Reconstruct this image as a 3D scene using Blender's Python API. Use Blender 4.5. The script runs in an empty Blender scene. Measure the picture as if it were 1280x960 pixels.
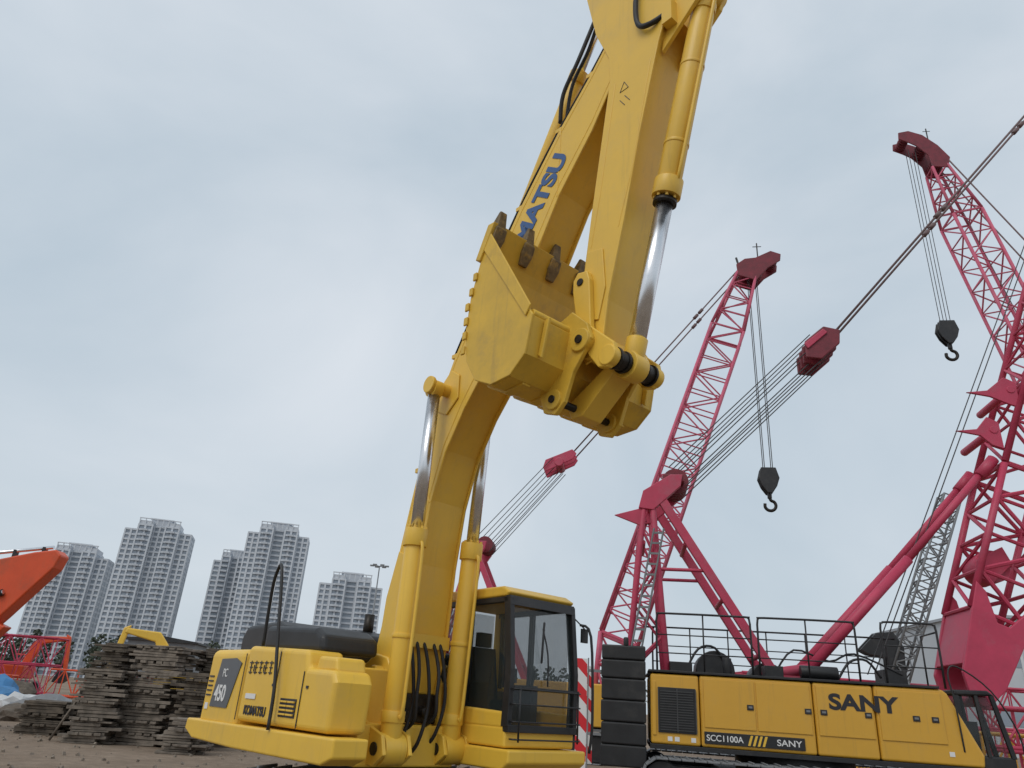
import bpy, bmesh, math, random
from mathutils import Vector, Matrix, Euler
random.seed(7)
scn=bpy.context.scene
scn.view_settings.view_transform='Standard'; scn.view_settings.look='None'
scn.view_settings.exposure=0; scn.view_settings.gamma=1
COL=bpy.context.collection

# ------------------------------------------------------------ materials
def paint(name,col,rough=.42,var=.12,scale=3.,metal=0.,coat=0.,bump=.02,dirt=None,dirtamt=0.,dscale=1.2,spec=.5,streak=0.):
    m=bpy.data.materials.new(name);m.use_nodes=True;nt=m.node_tree;N=nt.nodes;L=nt.links
    b=N['Principled BSDF'];b.inputs['Metallic'].default_value=metal
    b.inputs['Coat Weight'].default_value=coat; b.inputs['Coat Roughness'].default_value=.2
    b.inputs['Specular IOR Level'].default_value=spec
    tc=N.new('ShaderNodeTexCoord')
    n=N.new('ShaderNodeTexNoise');n.inputs['Scale'].default_value=scale;n.inputs['Detail'].default_value=6;n.inputs['Roughness'].default_value=.65
    L.new(tc.outputs['Object'],n.inputs['Vector'])
    cr=N.new('ShaderNodeValToRGB');cr.color_ramp.elements[0].position=.3;cr.color_ramp.elements[1].position=.75
    cr.color_ramp.elements[0].color=tuple(c*(1-var) for c in col)+(1,)
    cr.color_ramp.elements[1].color=tuple(min(1,c*(1+var*.6)) for c in col)+(1,)
    L.new(n.outputs['Fac'],cr.inputs['Fac'])
    out=cr.outputs['Color']
    def layer(out,vec,sc,lo,hi,amt,colr):
        n2=N.new('ShaderNodeTexNoise');n2.inputs['Scale'].default_value=sc;n2.inputs['Detail'].default_value=9;n2.inputs['Roughness'].default_value=.72
        L.new(vec,n2.inputs['Vector'])
        r2=N.new('ShaderNodeValToRGB');r2.color_ramp.elements[0].position=lo;r2.color_ramp.elements[1].position=hi
        r2.color_ramp.elements[0].color=(0,0,0,1);r2.color_ramp.elements[1].color=(amt,)*3+(1,)
        L.new(n2.outputs['Fac'],r2.inputs['Fac'])
        mx=N.new('ShaderNodeMix');mx.data_type='RGBA'
        L.new(r2.outputs['Color'],mx.inputs[0]);L.new(out,mx.inputs[6]);mx.inputs[7].default_value=tuple(colr)+(1,)
        return mx.outputs[2]
    if dirt: out=layer(out,tc.outputs['Object'],dscale,.52,.72,dirtamt,dirt)
    if streak>0:
        mp=N.new('ShaderNodeMapping');mp.inputs['Scale'].default_value=(9,9,.5);L.new(tc.outputs['Object'],mp.inputs['Vector'])
        out=layer(out,mp.outputs[0],1.,.55,.8,streak,(.22,.15,.07))
    L.new(out,b.inputs['Base Color'])
    mr=N.new('ShaderNodeMapRange');mr.inputs['To Min'].default_value=max(.02,rough-.1);mr.inputs['To Max'].default_value=min(1,rough+.15)
    L.new(n.outputs['Fac'],mr.inputs['Value']);L.new(mr.outputs[0],b.inputs['Roughness'])
    if bump>0:
        bp=N.new('ShaderNodeBump');bp.inputs['Strength'].default_value=min(1,bump*8);bp.inputs['Distance'].default_value=bump
        n3=N.new('ShaderNodeTexNoise');n3.inputs['Scale'].default_value=scale*4;n3.inputs['Detail'].default_value=5
        L.new(tc.outputs['Object'],n3.inputs['Vector']);L.new(n3.outputs['Fac'],bp.inputs['Height']);L.new(bp.outputs[0],b.inputs['Normal'])
    return m
def glass(name,col,alpha=.45,rough=.05):
    m=bpy.data.materials.new(name);m.use_nodes=True;b=m.node_tree.nodes['Principled BSDF']
    b.inputs['Base Color'].default_value=col+(1,);b.inputs['Roughness'].default_value=rough;b.inputs['Alpha'].default_value=alpha
    b.inputs['Specular IOR Level'].default_value=.9
    return m
YEL=paint('yellow_paint',(.80,.50,.055),rough=.45,var=.07,scale=1.5,coat=.12,bump=.0015,dirt=(.50,.36,.16),dirtamt=.25,streak=.28)
YEL2=paint('crane_yellow_paint',(.66,.36,.035),rough=.38,var=.07,scale=1.2,coat=.25,bump=.0015,dirt=(.35,.24,.09),dirtamt=.25,streak=.4)
BKT=paint('bucket_paint',(.70,.44,.045),rough=.5,var=.16,scale=2.5,bump=.004,dirt=(.30,.20,.08),dirtamt=.5,dscale=2.2,streak=.4)
BLK=paint('black_paint',(.018,.019,.021),rough=.45,var=.3,scale=4,bump=.002,dirt=(.08,.075,.07),dirtamt=.4)
RUB=paint('rubber',(.014,.014,.015),rough=.6,var=.2,scale=8,bump=0)
STL=paint('worn_steel',(.20,.14,.065),rough=.65,var=.6,scale=9,metal=.1,bump=.01,dirt=(.55,.34,.06),dirtamt=.9,dscale=5)
GRS=paint('greasy_steel',(.03,.025,.02),rough=.4,var=.6,scale=14,metal=.5,bump=.01)
CHR=paint('chrome_rod',(.72,.73,.75),rough=.24,var=.08,scale=5,metal=1.,bump=0)
RED=paint('magenta_red_paint',(.50,.045,.10),rough=.5,var=.18,scale=2,bump=.002,dirt=(.34,.14,.17),dirtamt=.5)
PNK=paint('faded_red_paint',(.56,.10,.17),rough=.55,var=.2,scale=2,bump=0,dirt=(.45,.22,.27),dirtamt=.5)
DRED=paint('sheave_red_paint',(.20,.02,.035),rough=.5,var=.4,scale=3,bump=.002)
ORG=paint('orange_red_paint',(.66,.08,.02),rough=.4,var=.12,scale=2,bump=.002,dirt=(.2,.08,.04),dirtamt=.4,streak=.3)
ROPE=paint('wire_rope',(.055,.057,.06),rough=.6,var=.3,scale=10,bump=0)
PEND=paint('pendant_rope',(.18,.12,.12),rough=.6,var=.3,scale=10,bump=0)
WHT=paint('white_paint',(.75,.75,.74),rough=.5,var=.06,bump=0)
BLU=paint('blue_lettering',(.035,.10,.27),rough=.45,var=.15,bump=0)
INK=paint('black_lettering',(.02,.02,.025),rough=.4,var=.1,bump=0)
GRYD=paint('grey_decal',(.10,.11,.12),rough=.4,var=.15,bump=0)
GREY=paint('grey_steel',(.20,.21,.22),rough=.6,var=.2,bump=.002)
WOOD=paint('weathered_timber',(.13,.105,.08),rough=.9,var=.6,scale=3.5,bump=.02,dirt=(.045,.035,.03),dirtamt=.8)
WOOD2=paint('pale_timber',(.22,.185,.15),rough=.9,var=.55,scale=4,bump=.02,dirt=(.07,.055,.045),dirtamt=.8)
GLS=glass('cab_glass',(.03,.045,.047),.30)
BGL=paint('hazed_tower_glass',(.27,.315,.37),rough=.4,var=.2,scale=.12,bump=0)  # window colour lightened and blued to paint in aerial haze
BWL=paint('hazed_tower_wall',(.57,.605,.65),rough=.8,var=.06,scale=.05,bump=0)  # aerial haze put into the wall colour: paler and bluish
BWL2=paint('hazed_balcony_wall',(.48,.51,.55),rough=.8,var=.06,scale=.05,bump=0)  # slightly darker wall tone for balconies and roof boxes, same haze tint
TARPB=paint('blue_tarp',(.05,.20,.42),rough=.6,var=.3,scale=2,bump=.03)
TARPW=paint('white_sheet',(.55,.56,.56),rough=.7,var=.2,scale=2,bump=.03)
def stripes():
    m=bpy.data.materials.new('red_white_stripes');m.use_nodes=True;N=m.node_tree.nodes;L=m.node_tree.links
    b=N['Principled BSDF'];tc=N.new('ShaderNodeTexCoord');w=N.new('ShaderNodeTexWave');w.wave_type='BANDS';w.bands_direction='DIAGONAL'
    w.inputs['Scale'].default_value=1.1;w.inputs['Distortion'].default_value=0
    L.new(tc.outputs['Object'],w.inputs['Vector'])
    cr=N.new('ShaderNodeValToRGB');cr.color_ramp.interpolation='CONSTANT';cr.color_ramp.elements[0].color=(.6,.02,.03,1);cr.color_ramp.elements[1].position=.5;cr.color_ramp.elements[1].color=(.7,.7,.7,1)
    L.new(w.outputs['Fac'],cr.inputs['Fac']);L.new(cr.outputs[0],b.inputs['Base Color']);b.inputs['Roughness'].default_value=.5
    return m
STR=stripes()

# ------------------------------------------------------------ builders
def empty(name,loc=(0,0,0),rotz=0.):
    e=bpy.data.objects.new(name,None);e.location=loc;e.rotation_euler=(0,0,rotz);COL.objects.link(e);return e
V=Vector
class PB:
    def __init__(s,name,mat,parent=None,bevel=0.,seg=2,smooth=False,loc=None):
        s.name=name;s.mat=mat;s.parent=parent;s.bevel=bevel;s.seg=seg;s.smooth=smooth;s.bm=bmesh.new();s.loc=loc
    def box(s,x0,x1,y0,y1,z0,z1,M=None):
        vs=[s.bm.verts.new(M@V((x,y,z)) if M else (x,y,z)) for x in(x0,x1) for y in(y0,y1) for z in(z0,z1)]
        for f in((0,1,3,2),(4,6,7,5),(0,4,5,1),(2,3,7,6),(0,2,6,4),(1,5,7,3)): s.bm.faces.new([vs[i] for i in f])
        return s
    def prism(s,prof,y0,y1,axis='y'):
        def P(a,b,c):
            return (a,c,b) if axis=='y' else ((a,b,c) if axis=='z' else (c,a,b))
        A=[s.bm.verts.new(P(a,b,y0)) for a,b in prof];B=[s.bm.verts.new(P(a,b,y1)) for a,b in prof];n=len(prof)
        s.bm.faces.new(A);s.bm.faces.new(B[::-1])
        for i in range(n): s.bm.faces.new([A[i],B[i],B[(i+1)%n],A[(i+1)%n]][::-1])
        return s
    @staticmethod
    def offs(prof,th):
        n=len(prof);off=[]
        for i,(a,b) in enumerate(prof):
            p=V(prof[max(0,i-1)]);q=V(prof[min(n-1,i+1)]);d=(q-p).normalized();off.append((a-d.y*th,b+d.x*th))
        return off
    def strip(s,prof,th,y0,y1):
        s.prism(list(prof)+s.offs(prof,th)[::-1],y0,y1);return s
    def cyl(s,p1,p2,r,seg=12,r2=None,cap=True):
        p1=V(p1);p2=V(p2);r2=r if r2 is None else r2;d=(p2-p1)
        if d.length<1e-6:return s
        d.normalize();u=d.orthogonal().normalized();w=d.cross(u)
        A=[];B=[]
        for i in range(seg):
            t=2*math.pi*i/seg;o=u*math.cos(t)+w*math.sin(t)
            A.append(s.bm.verts.new(p1+o*r));B.append(s.bm.verts.new(p2+o*r2))
        for i in range(seg):
            f=s.bm.faces.new([A[i],A[(i+1)%seg],B[(i+1)%seg],B[i]])
            f.smooth=seg>=8
        if cap: s.bm.faces.new(A[::-1]);s.bm.faces.new(B)
        return s
    def path(s,pts,r,seg=8,sub=5,closed=False):
        pts=[V(p) for p in pts]
        if sub>1 and len(pts)>2:
            o=[];n=len(pts)
            for i in range(n-1):
                p0=pts[max(0,i-1)];p1=pts[i];p2=pts[i+1];p3=pts[min(n-1,i+2)]
                for k in range(sub):
                    t=k/sub;o.append(.5*((2*p1)+(p2-p0)*t+(2*p0-5*p1+4*p2-p3)*t*t+(3*p1-p0-3*p2+p3)*t**3))
            o.append(pts[-1]);pts=o
        rings=[];u=None
        for i,p in enumerate(pts):
            d=(pts[min(len(pts)-1,i+1)]-pts[max(0,i-1)]).normalized()
            if u is None:u=d.orthogonal().normalized()
            else:u=(u-d*u.dot(d)).normalized()
            w=d.cross(u);rings.append([s.bm.verts.new(p+(u*math.cos(2*math.pi*k/seg)+w*math.sin(2*math.pi*k/seg))*r) for k in range(seg)])
        for a,b in zip(rings,rings[1:]):
            for k in range(seg):
                f=s.bm.faces.new([a[k],a[(k+1)%seg],b[(k+1)%seg],b[k]]);f.smooth=True
        s.bm.faces.new(rings[0][::-1]);s.bm.faces.new(rings[-1]);return s
    def lattice(s,A,B,w0,w1,h0,h1,n,rc,rb,side=(0,1,0),seg=6,diag=True):
        A=V(A);B=V(B);ax=(B-A);y=V(side);pr=y.cross(ax.normalized()).normalized()
        def C(t,a,b): return A+ax*t+y*(a*.5*(w0+(w1-w0)*t))+pr*(b*.5*(h0+(h1-h0)*t))
        cs=[(-1,-1),(1,-1),(1,1),(-1,1)]
        for a,b in cs: s.cyl(C(0,a,b),C(1,a,b),rc,8)
        for k in range(4):
            c1=cs[k];c2=cs[(k+1)%4]
            for i in range(n):
                t0=i/n;t1=(i+1)/n
                if i%2==0: s.cyl(C(t0,*c1),C(t1,*c2),rb,seg,cap=False)
                else: s.cyl(C(t0,*c2),C(t1,*c1),rb,seg,cap=False)
                if i%2==0 or diag: s.cyl(C(t0,*c1),C(t0,*c2),rb*.9,seg,cap=False)
            s.cyl(C(1,*c1),C(1,*c2),rb,seg,cap=False)
        return s
    def done(s):
        me=bpy.data.meshes.new(s.name);bmesh.ops.recalc_face_normals(s.bm,faces=s.bm.faces);s.bm.to_mesh(me);s.bm.free()
        me.materials.append(s.mat);o=bpy.data.objects.new(s.name,me);COL.objects.link(o)
        if s.parent:o.parent=s.parent
        if s.loc:o.location=s.loc
        if s.bevel>0:
            b=o.modifiers.new('bevel','BEVEL');b.width=s.bevel;b.segments=s.seg;b.limit_method='ANGLE';b.angle_limit=math.radians(40)
        return o
def text(body,parent,loc,size,mat,ry=0,sx=1.,name='lettering',rotz=0.,bold=.0,align='LEFT'):
    cu=bpy.data.curves.new(name,'FONT');cu.body=body;cu.size=size;cu.extrude=.003;cu.offset=bold;cu.align_x=align
    cu.materials.append(mat);o=bpy.data.objects.new(name,cu);COL.objects.link(o);o.parent=parent
    o.location=loc;o.rotation_euler=(math.pi/2,ry,rotz);o.scale=(sx,1,1);return o
def track(parent,x0,x1,y0,y1,h,pitch=.2,nm='track'):
    r=h/2;sh=PB(nm+'_shoes',GREY,parent,bevel=.008,seg=1);Lx=(x1-x0)-2*r;per=2*Lx+2*math.pi*r;n=int(per/pitch)
    for i in range(n):
        d=i*per/n
        if d<Lx: c=(x0+r+d,h-.03);a=0
        elif d<Lx+math.pi*r: t=(d-Lx)/r;c=(x1-r+math.sin(t)*(r-.03),r+math.cos(t)*(r-.03));a=-t
        elif d<2*Lx+math.pi*r: c=(x1-r-(d-Lx-math.pi*r),.03);a=math.pi
        else: t=(d-2*Lx-math.pi*r)/r;c=(x0+r-math.sin(t)*(r-.03),r-math.cos(t)*(r-.03));a=math.pi-t
        M=Matrix.Translation((c[0],0,c[1]))@Matrix.Rotation(-a,4,'Y')
        sh.box(-pitch*.47,pitch*.47,y0,y1,-.02,.02,M);sh.box(-.015,.015,y0+.01,y1-.01,.02,.055,M)
    sh.done()
    fr=PB(nm+'_frame',BLK,parent,bevel=.02);fr.box(x0+r,x1-r,y0+.12,y1-.12,.18,h-.15)
    for xx in(x0+r,x1-r): fr.cyl((xx,y0+.1,r),(xx,y1-.1,r),r-.07,20)
    k=int((x1-x0)/.5)
    for i in range(k): fr.cyl((x0+r+.2+i*(Lx-.4)/(k-1),y0+.14,.16),(x0+r+.2+i*(Lx-.4)/(k-1),y1-.14,.16),.11,12)
    fr.done()

# ------------------------------------------------------------ EXCAVATOR  (x fwd, y left, z up)
ex=empty('excavator',(-1.523,10.575,0),math.radians(-50))
outer=[(.30,1.75),(.33,2.3),(.55,3.3),(.82,4.6),(1.08,5.45),(1.42,6.2),(1.97,7.14),(2.63,8.17),(3.38,9.13),(3.96,9.75),(4.5,10.4),(4.8,10.75)]
inner=[(.95,1.75),(1.08,2.3),(1.12,3.3),(1.22,4.1),(1.42,4.75),(1.75,5.3),(2.2,5.85),(3.02,7.2),(3.42,7.95),(4.0,8.7),(4.42,9.4),(4.9,10.2)]
b=PB('boom',YEL,ex,bevel=.012);prof=outer+inner[::-1]
b.prism(prof,-.30,-.27).prism(prof,.27,.30)
def inset(o,i,k): return [(a+(c-a)*k,b_+(d-b_)*k) for (a,b_),(c,d) in zip(o,i)]
b.strip(inset(outer,inner,.05),-.03,-.272,.272)
b.strip(inset(outer,inner,.93),.03,-.272,.272)
for sgn in(-1,1):
    y0,y1=(-.325,-.302) if sgn<0 else(.302,.325)
    b.prism([(.38,1.9),(.45,2.9),(.62,3.5),(.95,3.4),(.98,2.4),(.85,1.9)],y0,y1)
    b.prism([(1.12,5.42),(1.38,5.3),(1.62,5.5),(1.6,5.85),(1.4,5.98),(1.2,5.8)],y0,y1)
b.cyl((1.36,-.62,5.66),(1.36,.50,5.66),.09,20).cyl((1.36,-.66,5.66),(1.36,-.60,5.66),.125,20).cyl((1.36,.48,5.66),(1.36,.54,5.66),.125,20)
b.cyl((4.72,-.30,10.5),(4.72,.30,10.5),.13,20)
b.cyl((2.25,-.16,7.95),(2.25,.16,7.95),.1,16)
b.prism([(1.95,7.3),(2.25,8.05),(2.4,8.0),(2.4,7.7)],-.2,-.14).prism([(1.95,7.3),(2.25,8.05),(2.4,8.0),(2.4,7.7)],.14,.2)
b.done()
wd=PB('weld_seams',YEL,ex)
for i in (3,6,8):
    a=outer[i];c=inner[i];wd.cyl((a[0]+.03,-.301,a[1]),(c[0]-.03,-.301,c[1]),.008,6)
for k in(.10,.86):
    pts=inset(outer,inner,k)[2:];
    for p,q in zip(pts,pts[1:]): wd.cyl((p[0],-.300,p[1]),(q[0],-.300,q[1]),.006,5)
wd.done()
ac=PB('arm_cylinder',YEL,ex,bevel=.01);ac.cyl((2.2,0,8.0),(3.4,0,10.3),.12,20).cyl((3.36,0,10.22),(3.44,0,10.38),.145,20);ac.done()
r_=PB('arm_cylinder_rod',CHR,ex);r_.cyl((3.4,0,10.3),(4.0,0,11.4),.06,20);r_.done()
hp=PB('boom_pipes',YEL,ex);hp2=PB('boom_hose_lines',RUB,ex)
for yy in(-.20,.17,.24):
    hp.path([(a-.06,yy,z+.04) for a,z in outer[2:11]],.022,8,3)
hp2.path([(a-.06,-.26,z+.04) for a,z in outer[5:11]],.018,8,3)
for i in range(3,11):
    a,z=outer[i];hp.box(a-.11,a-.0,-.28,-.15,z+.0,z+.06);hp.box(a-.11,a-.0,.12,.28,z+.0,z+.06)
hp.done();hp2.done()
text('KOMATSU',ex,(2.42,-.306,6.95),.44,BLU,ry=-math.radians(54.5),sx=.96,name='boom_lettering',bold=.018)
# arm
ar=PB('arm',YEL,ex,bevel=.014)
arm=[(4.0,5.25),(3.86,5.6),(3.92,6.3),(4.07,7.5),(4.32,9.3),(4.3,9.75),(4.05,10.4),(3.85,11.3),(4.2,11.6),(4.8,11.0),(5.32,10.3),(5.28,9.85),(5.12,9.4),(4.80,8.1),(4.57,7.0),(4.33,6.0),(4.24,5.3)]
ar.prism(arm,-.315,-.285).prism(arm,.285,.315)
ar.strip([(4.03,5.4),(3.89,5.62),(3.96,6.3),(4.11,7.5),(4.36,9.3),(4.34,9.8)],-.02,-.287,.287)
ar.strip([(5.26,9.9),(5.09,9.4),(4.77,8.1),(4.54,7.0),(4.3,6.0),(4.21,5.35)],-.02,-.287,.287)
ar.cyl((4.10,-.36,5.45),(4.10,.36,5.45),.17,24)
ar.cyl((3.98,-.38,6.3),(3.98,.38,6.3),.10,20)
for y0,y1 in((-.22,-.16),(.16,.22)):
    ar.prism([(5.1,9.3),(5.38,9.55),(5.72,9.85),(5.82,10.1),(5.7,10.28),(5.3,10.3),(5.15,9.9)],y0,y1)
ar.cyl((5.66,-.27,10.08),(5.66,.27,10.08),.12,20)
ar.prism([(4.0,5.8),(3.93,6.2),(4.0,6.75),(4.25,6.7),(4.3,6.15),(4.2,5.75)],-.333,-.317).prism([(4.0,5.8),(3.93,6.2),(4.0,6.75),(4.25,6.7),(4.3,6.15),(4.2,5.75)],.317,.333)
ar.done()
ws=PB('arm_weld_seams',YEL,ex)
for pts in([(4.18,7.5),(4.42,9.2)],[(4.68,7.6),(5.0,9.2)],[(4.05,6.8),(4.18,7.5)],[(4.48,6.9),(4.68,7.6)]): ws.cyl((pts[0][0],-.315,pts[0][1]),(pts[1][0],-.315,pts[1][1]),.006,5)
ws.done()
wt=PB('arm_warning_triangle',INK,ex)
for a,c in(((4.50,8.98),(4.64,8.98)),((4.64,8.98),(4.57,9.12)),((4.57,9.12),(4.50,8.98)),((4.5,8.85),(4.58,8.72)),((4.58,8.88),(4.66,8.75))): wt.cyl((a[0],-.317,a[1]),(c[0],-.317,c[1]),.0045,6)
wt.done()
bc=PB('bucket_cylinder',YEL,ex,bevel=.008)
A=V((5.66,0,10.08));Bp=V((4.42,0,5.22));d=(Bp-A).normalized()
bc.cyl(A-d*.08,A+d*2.75,.145,28).cyl(A+d*2.70,A+d*2.92,.17,28).cyl(A+d*.22,A+d*.34,.158,24)
bc.cyl((5.66,-.16,10.08),(5.66,.16,10.08),.19,20)
for k in range(8):
    t=2*math.pi*k/8;q=V((0,math.cos(t)*.13,0))+V((d.z,0,-d.x))*math.sin(t)*.13;bc.cyl(A+d*2.92+q,A+d*2.96+q,.02,6)
bc.path([A+d*.3+V((.14,0,0)),A+d*.45+V((.20,-.05,0)),A+d*2.5+V((.19,-.05,0)),A+d*2.75+V((.13,0,0))],.025,8,4)
for k in(1.1,2.2): bc.cyl(A+d*k,A+d*(k+.04),.153,24)
bc.done()
rd=PB('bucket_cylinder_rod',CHR,ex);rd.cyl(A+d*2.9,Bp,.10,24);rd.done()
bl=PB('collar_ring',GRS,ex);bl.cyl(A+d*2.96,A+d*3.02,.14,24);bl.done()
# linkage
lk=PB('guide_link',YEL,ex,bevel=.012)
gp=[(3.86,6.36),(3.93,6.45),(4.08,6.42),(4.12,6.3),(4.16,5.65),(4.5,5.34),(4.53,5.16),(4.42,5.06),(4.28,5.1),(3.98,5.5),(3.86,6.2)]
lk.prism(gp,-.41,-.335).prism(gp,.335,.41)
lk.cyl((4.42,-.43,5.2),(4.42,-.32,5.2),.12,20).cyl((4.42,.32,5.2),(4.42,.43,5.2),.12,20)
lk.prism([(4.35,5.33),(4.5,5.3),(3.82,4.72),(3.65,4.72),(3.58,4.9)],-.16,.16)
lk.done()
gp2=PB('linkage_pin',GRS,ex,bevel=.006);gp2.cyl((4.42,-.33,5.2),(4.42,.33,5.2),.11,20)
for yy in(-.3,-.16,.16,.3): gp2.cyl((4.42,yy-.015,5.2),(4.42,yy+.015,5.2),.13,20)
gp2.cyl((4.1,-.39,5.45),(4.1,-.36,5.45),.07,12).cyl((3.98,-.425,6.3),(3.98,-.411,6.3),.05,12);gp2.done()
re_=PB('rod_eye',YEL,ex,bevel=.01);re_.cyl((4.42,-.11,5.2),(4.42,.11,5.2),.165,24);re_.cyl(Bp-d*.32,Bp,.12,20);re_.done()
# bucket
bk=PB('bucket',BKT,ex,bevel=.012)
W=1.08
curve=[(3.06,7.16),(2.90,6.75),(2.77,6.3),(2.73,5.85),(2.80,5.42),(3.00,5.12),(3.28,4.98),(3.58,5.0),(3.80,5.18),(3.88,5.62)]
side=[(3.02,7.08),(2.87,6.75),(2.74,6.3),(2.70,5.85),(2.77,5.40),(2.98,5.09),(3.28,4.95),(3.60,4.97),(3.83,5.16),(3.92,5.62),(3.85,5.72)]
bk.strip(curve,-.035,-W+.03,W-.03)
bk.prism(side,-W,-W+.035).prism(side,W-.035,W)
rim=[(3.06,7.10),(3.90,5.74),(3.82,5.62),(2.92,6.93)]
bk.prism(rim,-W-.022,-W-.001).prism(rim,W+.001,W+.022)
bk.prism([(3.13,7.24),(3.00,7.25),(2.80,6.80),(2.89,6.76)],-W-.03,W+.03)
for t in range(6):
    z=5.5+t*.2;x=2.70+ (0.0 if z<6.1 else (z-6.1)*.26);bk.box(x-.02,x+.05,-W-.03,-W-.002,z,z+.11);bk.box(x-.02,x+.05,W+.002,W+.03,z,z+.11)
oc=PB.offs(curve[1:8],-.02)
for yy in(-.8,-.4,0,.4,.8): bk.strip(oc,-.04,yy-.06,yy+.06)
bk.cyl((3.86,-W+.04,5.66),(3.86,W-.04,5.66),.055,16)
ear=[(3.72,5.80),(3.94,5.88),(4.18,5.65),(4.24,5.45),(4.12,5.28),(3.98,5.1),(3.86,4.78),(3.72,4.66),(3.54,4.72),(3.46,4.95)]
for y0,y1 in((-.49,-.43),(.43,.49)): bk.prism(ear,y0,y1)
for yy in(-.46,.46):
    bk.cyl((4.09,yy-.06,5.46),(4.09,yy+.06,5.46),.14,24);bk.cyl((3.70,yy-.06,4.84),(3.70,yy+.06,4.84),.12,24)
bk.prism([(3.84,5.2),(3.92,5.6),(4.0,5.62),(3.9,5.15)],-.9,-.86).prism([(3.84,5.2),(3.92,5.6),(4.0,5.62),(3.9,5.15)],.86,.9)
bk.done()
pn=PB('bucket_pins',GRS,ex);pn.cyl((4.09,-.54,5.46),(4.09,.54,5.46),.05,16).cyl((3.70,-.54,4.84),(3.70,.54,4.84),.045,16);pn.done()
th=PB('bucket_teeth',STL,ex,bevel=.012)
for i in range(5):
    yy=-.98+i*.49
    dx,dz=.36,.86;n=math.hypot(dx,dz);ux,uz=dx/n,dz/n
    def q(t,w,h,px=2.93,pz=6.95):
        c=V((px+ux*t,yy,pz+uz*t));pp=V((uz,0,-ux))
        return [c+pp*h+V((0,w,0)),c+pp*h-V((0,w,0)),c-pp*h-V((0,w,0)),c-pp*h+V((0,w,0))]
    secs=[q(0,.06,.09),q(.16,.09,.105),q(.30,.085,.10),q(.315,.07,.08),q(.42,.06,.05),q(.53,.05,.02)]
    vs=[[th.bm.verts.new(p) for p in s_] for s_ in secs]
    for a,c in zip(vs,vs[1:]):
        for k in range(4): th.bm.faces.new([a[k],a[(k+1)%4],c[(k+1)%4],c[k]])
    th.bm.faces.new(vs[0]);th.bm.faces.new(vs[-1][::-1])
th.done()
# lift cylinders
for sy,nm,bx in((-.54,'lift_cylinder_1',1.28),(.42,'lift_cylinder_2',1.14)):
    P0=V((bx,sy,1.15));P1=V((1.36,sy,5.62));d=(P1-P0).normalized()
    lc=PB(nm,YEL,ex,bevel=.008)
    lc.cyl(P0,P0+d*2.35,.125,28).cyl(P0+d*2.3,P0+d*2.52,.15,28).cyl(P0+d*.28,P0+d*.4,.14,24).cyl(P0+d*1.2,P0+d*1.25,.137,24)
    lc.cyl(P0-V((0,.14,0)),P0+V((0,.14,0)),.17,24).cyl(P1-V((0,.07,0)),P1+V((0,.07,0)),.13,24)
    lc.path([P0+d*.35+V((.14,0,0)),P0+d*.5+V((.19,.0,0)),P0+d*2.1+V((.19,0,0)),P0+d*2.35+V((.13,0,0))],.022,8,4)
    for k in range(8):
        t=2*math.pi*k/8;q=V((math.cos(t)*.12,math.sin(t)*.12,0));lc.cyl(P0+d*2.52+q,P0+d*2.55+q,.018,6)
    lc.done()
    rr=PB(nm+'_rod',CHR,ex);rr.cyl(P0+d*2.5,P1-d*.1,.085,24);rr.done()
    br=PB(nm+'_foot_bracket',YEL,ex,bevel=.01)
    for k in(-.2,.15): br.prism([(.8,1.0),(bx,.97),(bx+.2,1.1),(bx+.12,1.3),(bx-.1,1.36),(.8,1.5)],sy+k,sy+k+.05)
    br.done()
    pb_=PB(nm+'_pin',GRS,ex);pb_.cyl((bx,sy-.215,1.15),(bx,sy-.2,1.15),.07,16);pb_.done()
# hoses
hs=PB('hydraulic_hoses',RUB,ex)
for i,(yy,z1,xr) in enumerate(((-.30,1.25,1.20),(-.20,1.45,1.27),(-.09,1.2,1.23),(.06,1.5,1.32),(.16,1.3,1.22))):
    hs.path([(.98,yy,2.36),(1.12,yy,2.32),(xr,yy+.03*(-1)**i,2.0),(xr+.03,yy+.05*(-1)**i,(z1+2.0)/2),(xr-.02,yy-.02,z1),(1.0,yy-.04,z1-.15),(.8,yy,z1-.15)],.022,8,6)
hs.path([(4.95,-.33,11.6),(4.84,-.37,10.6),(4.82,-.38,10.1),(4.88,-.38,9.82),(5.05,-.37,9.72),(5.25,-.28,9.82)],.035,8,6)
hs.path([(3.3,-.22,9.35),(3.42,-.3,9.75),(3.7,-.3,10.2),(4.0,-.25,10.9)],.03,8,6)
hs.path([(3.35,-.15,9.4),(3.5,-.2,9.95),(3.8,-.2,10.4),(4.05,-.2,11.0)],.026,8,6)
hs.done()
hf=PB('hose_fittings',YEL,ex)
for yy in(-.30,-.20,-.09,.06,.16):
    hf.cyl((.9,yy,2.38),(1.05,yy,2.35),.036,8)
hf.box(1.06,1.12,-.36,.30,2.28,2.44)
hf.box(5.2,5.35,-.34,-.2,9.6,9.95);hf.done()
sv=PB('swivel_valve_block',GRS,ex,bevel=.02);sv.box(.55,.95,-.36,.32,1.42,1.75).cyl((.9,-.2,1.5),(1.05,-.2,1.5),.06,12).cyl((.9,.1,1.55),(1.05,.1,1.55),.06,12);sv.done()
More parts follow.
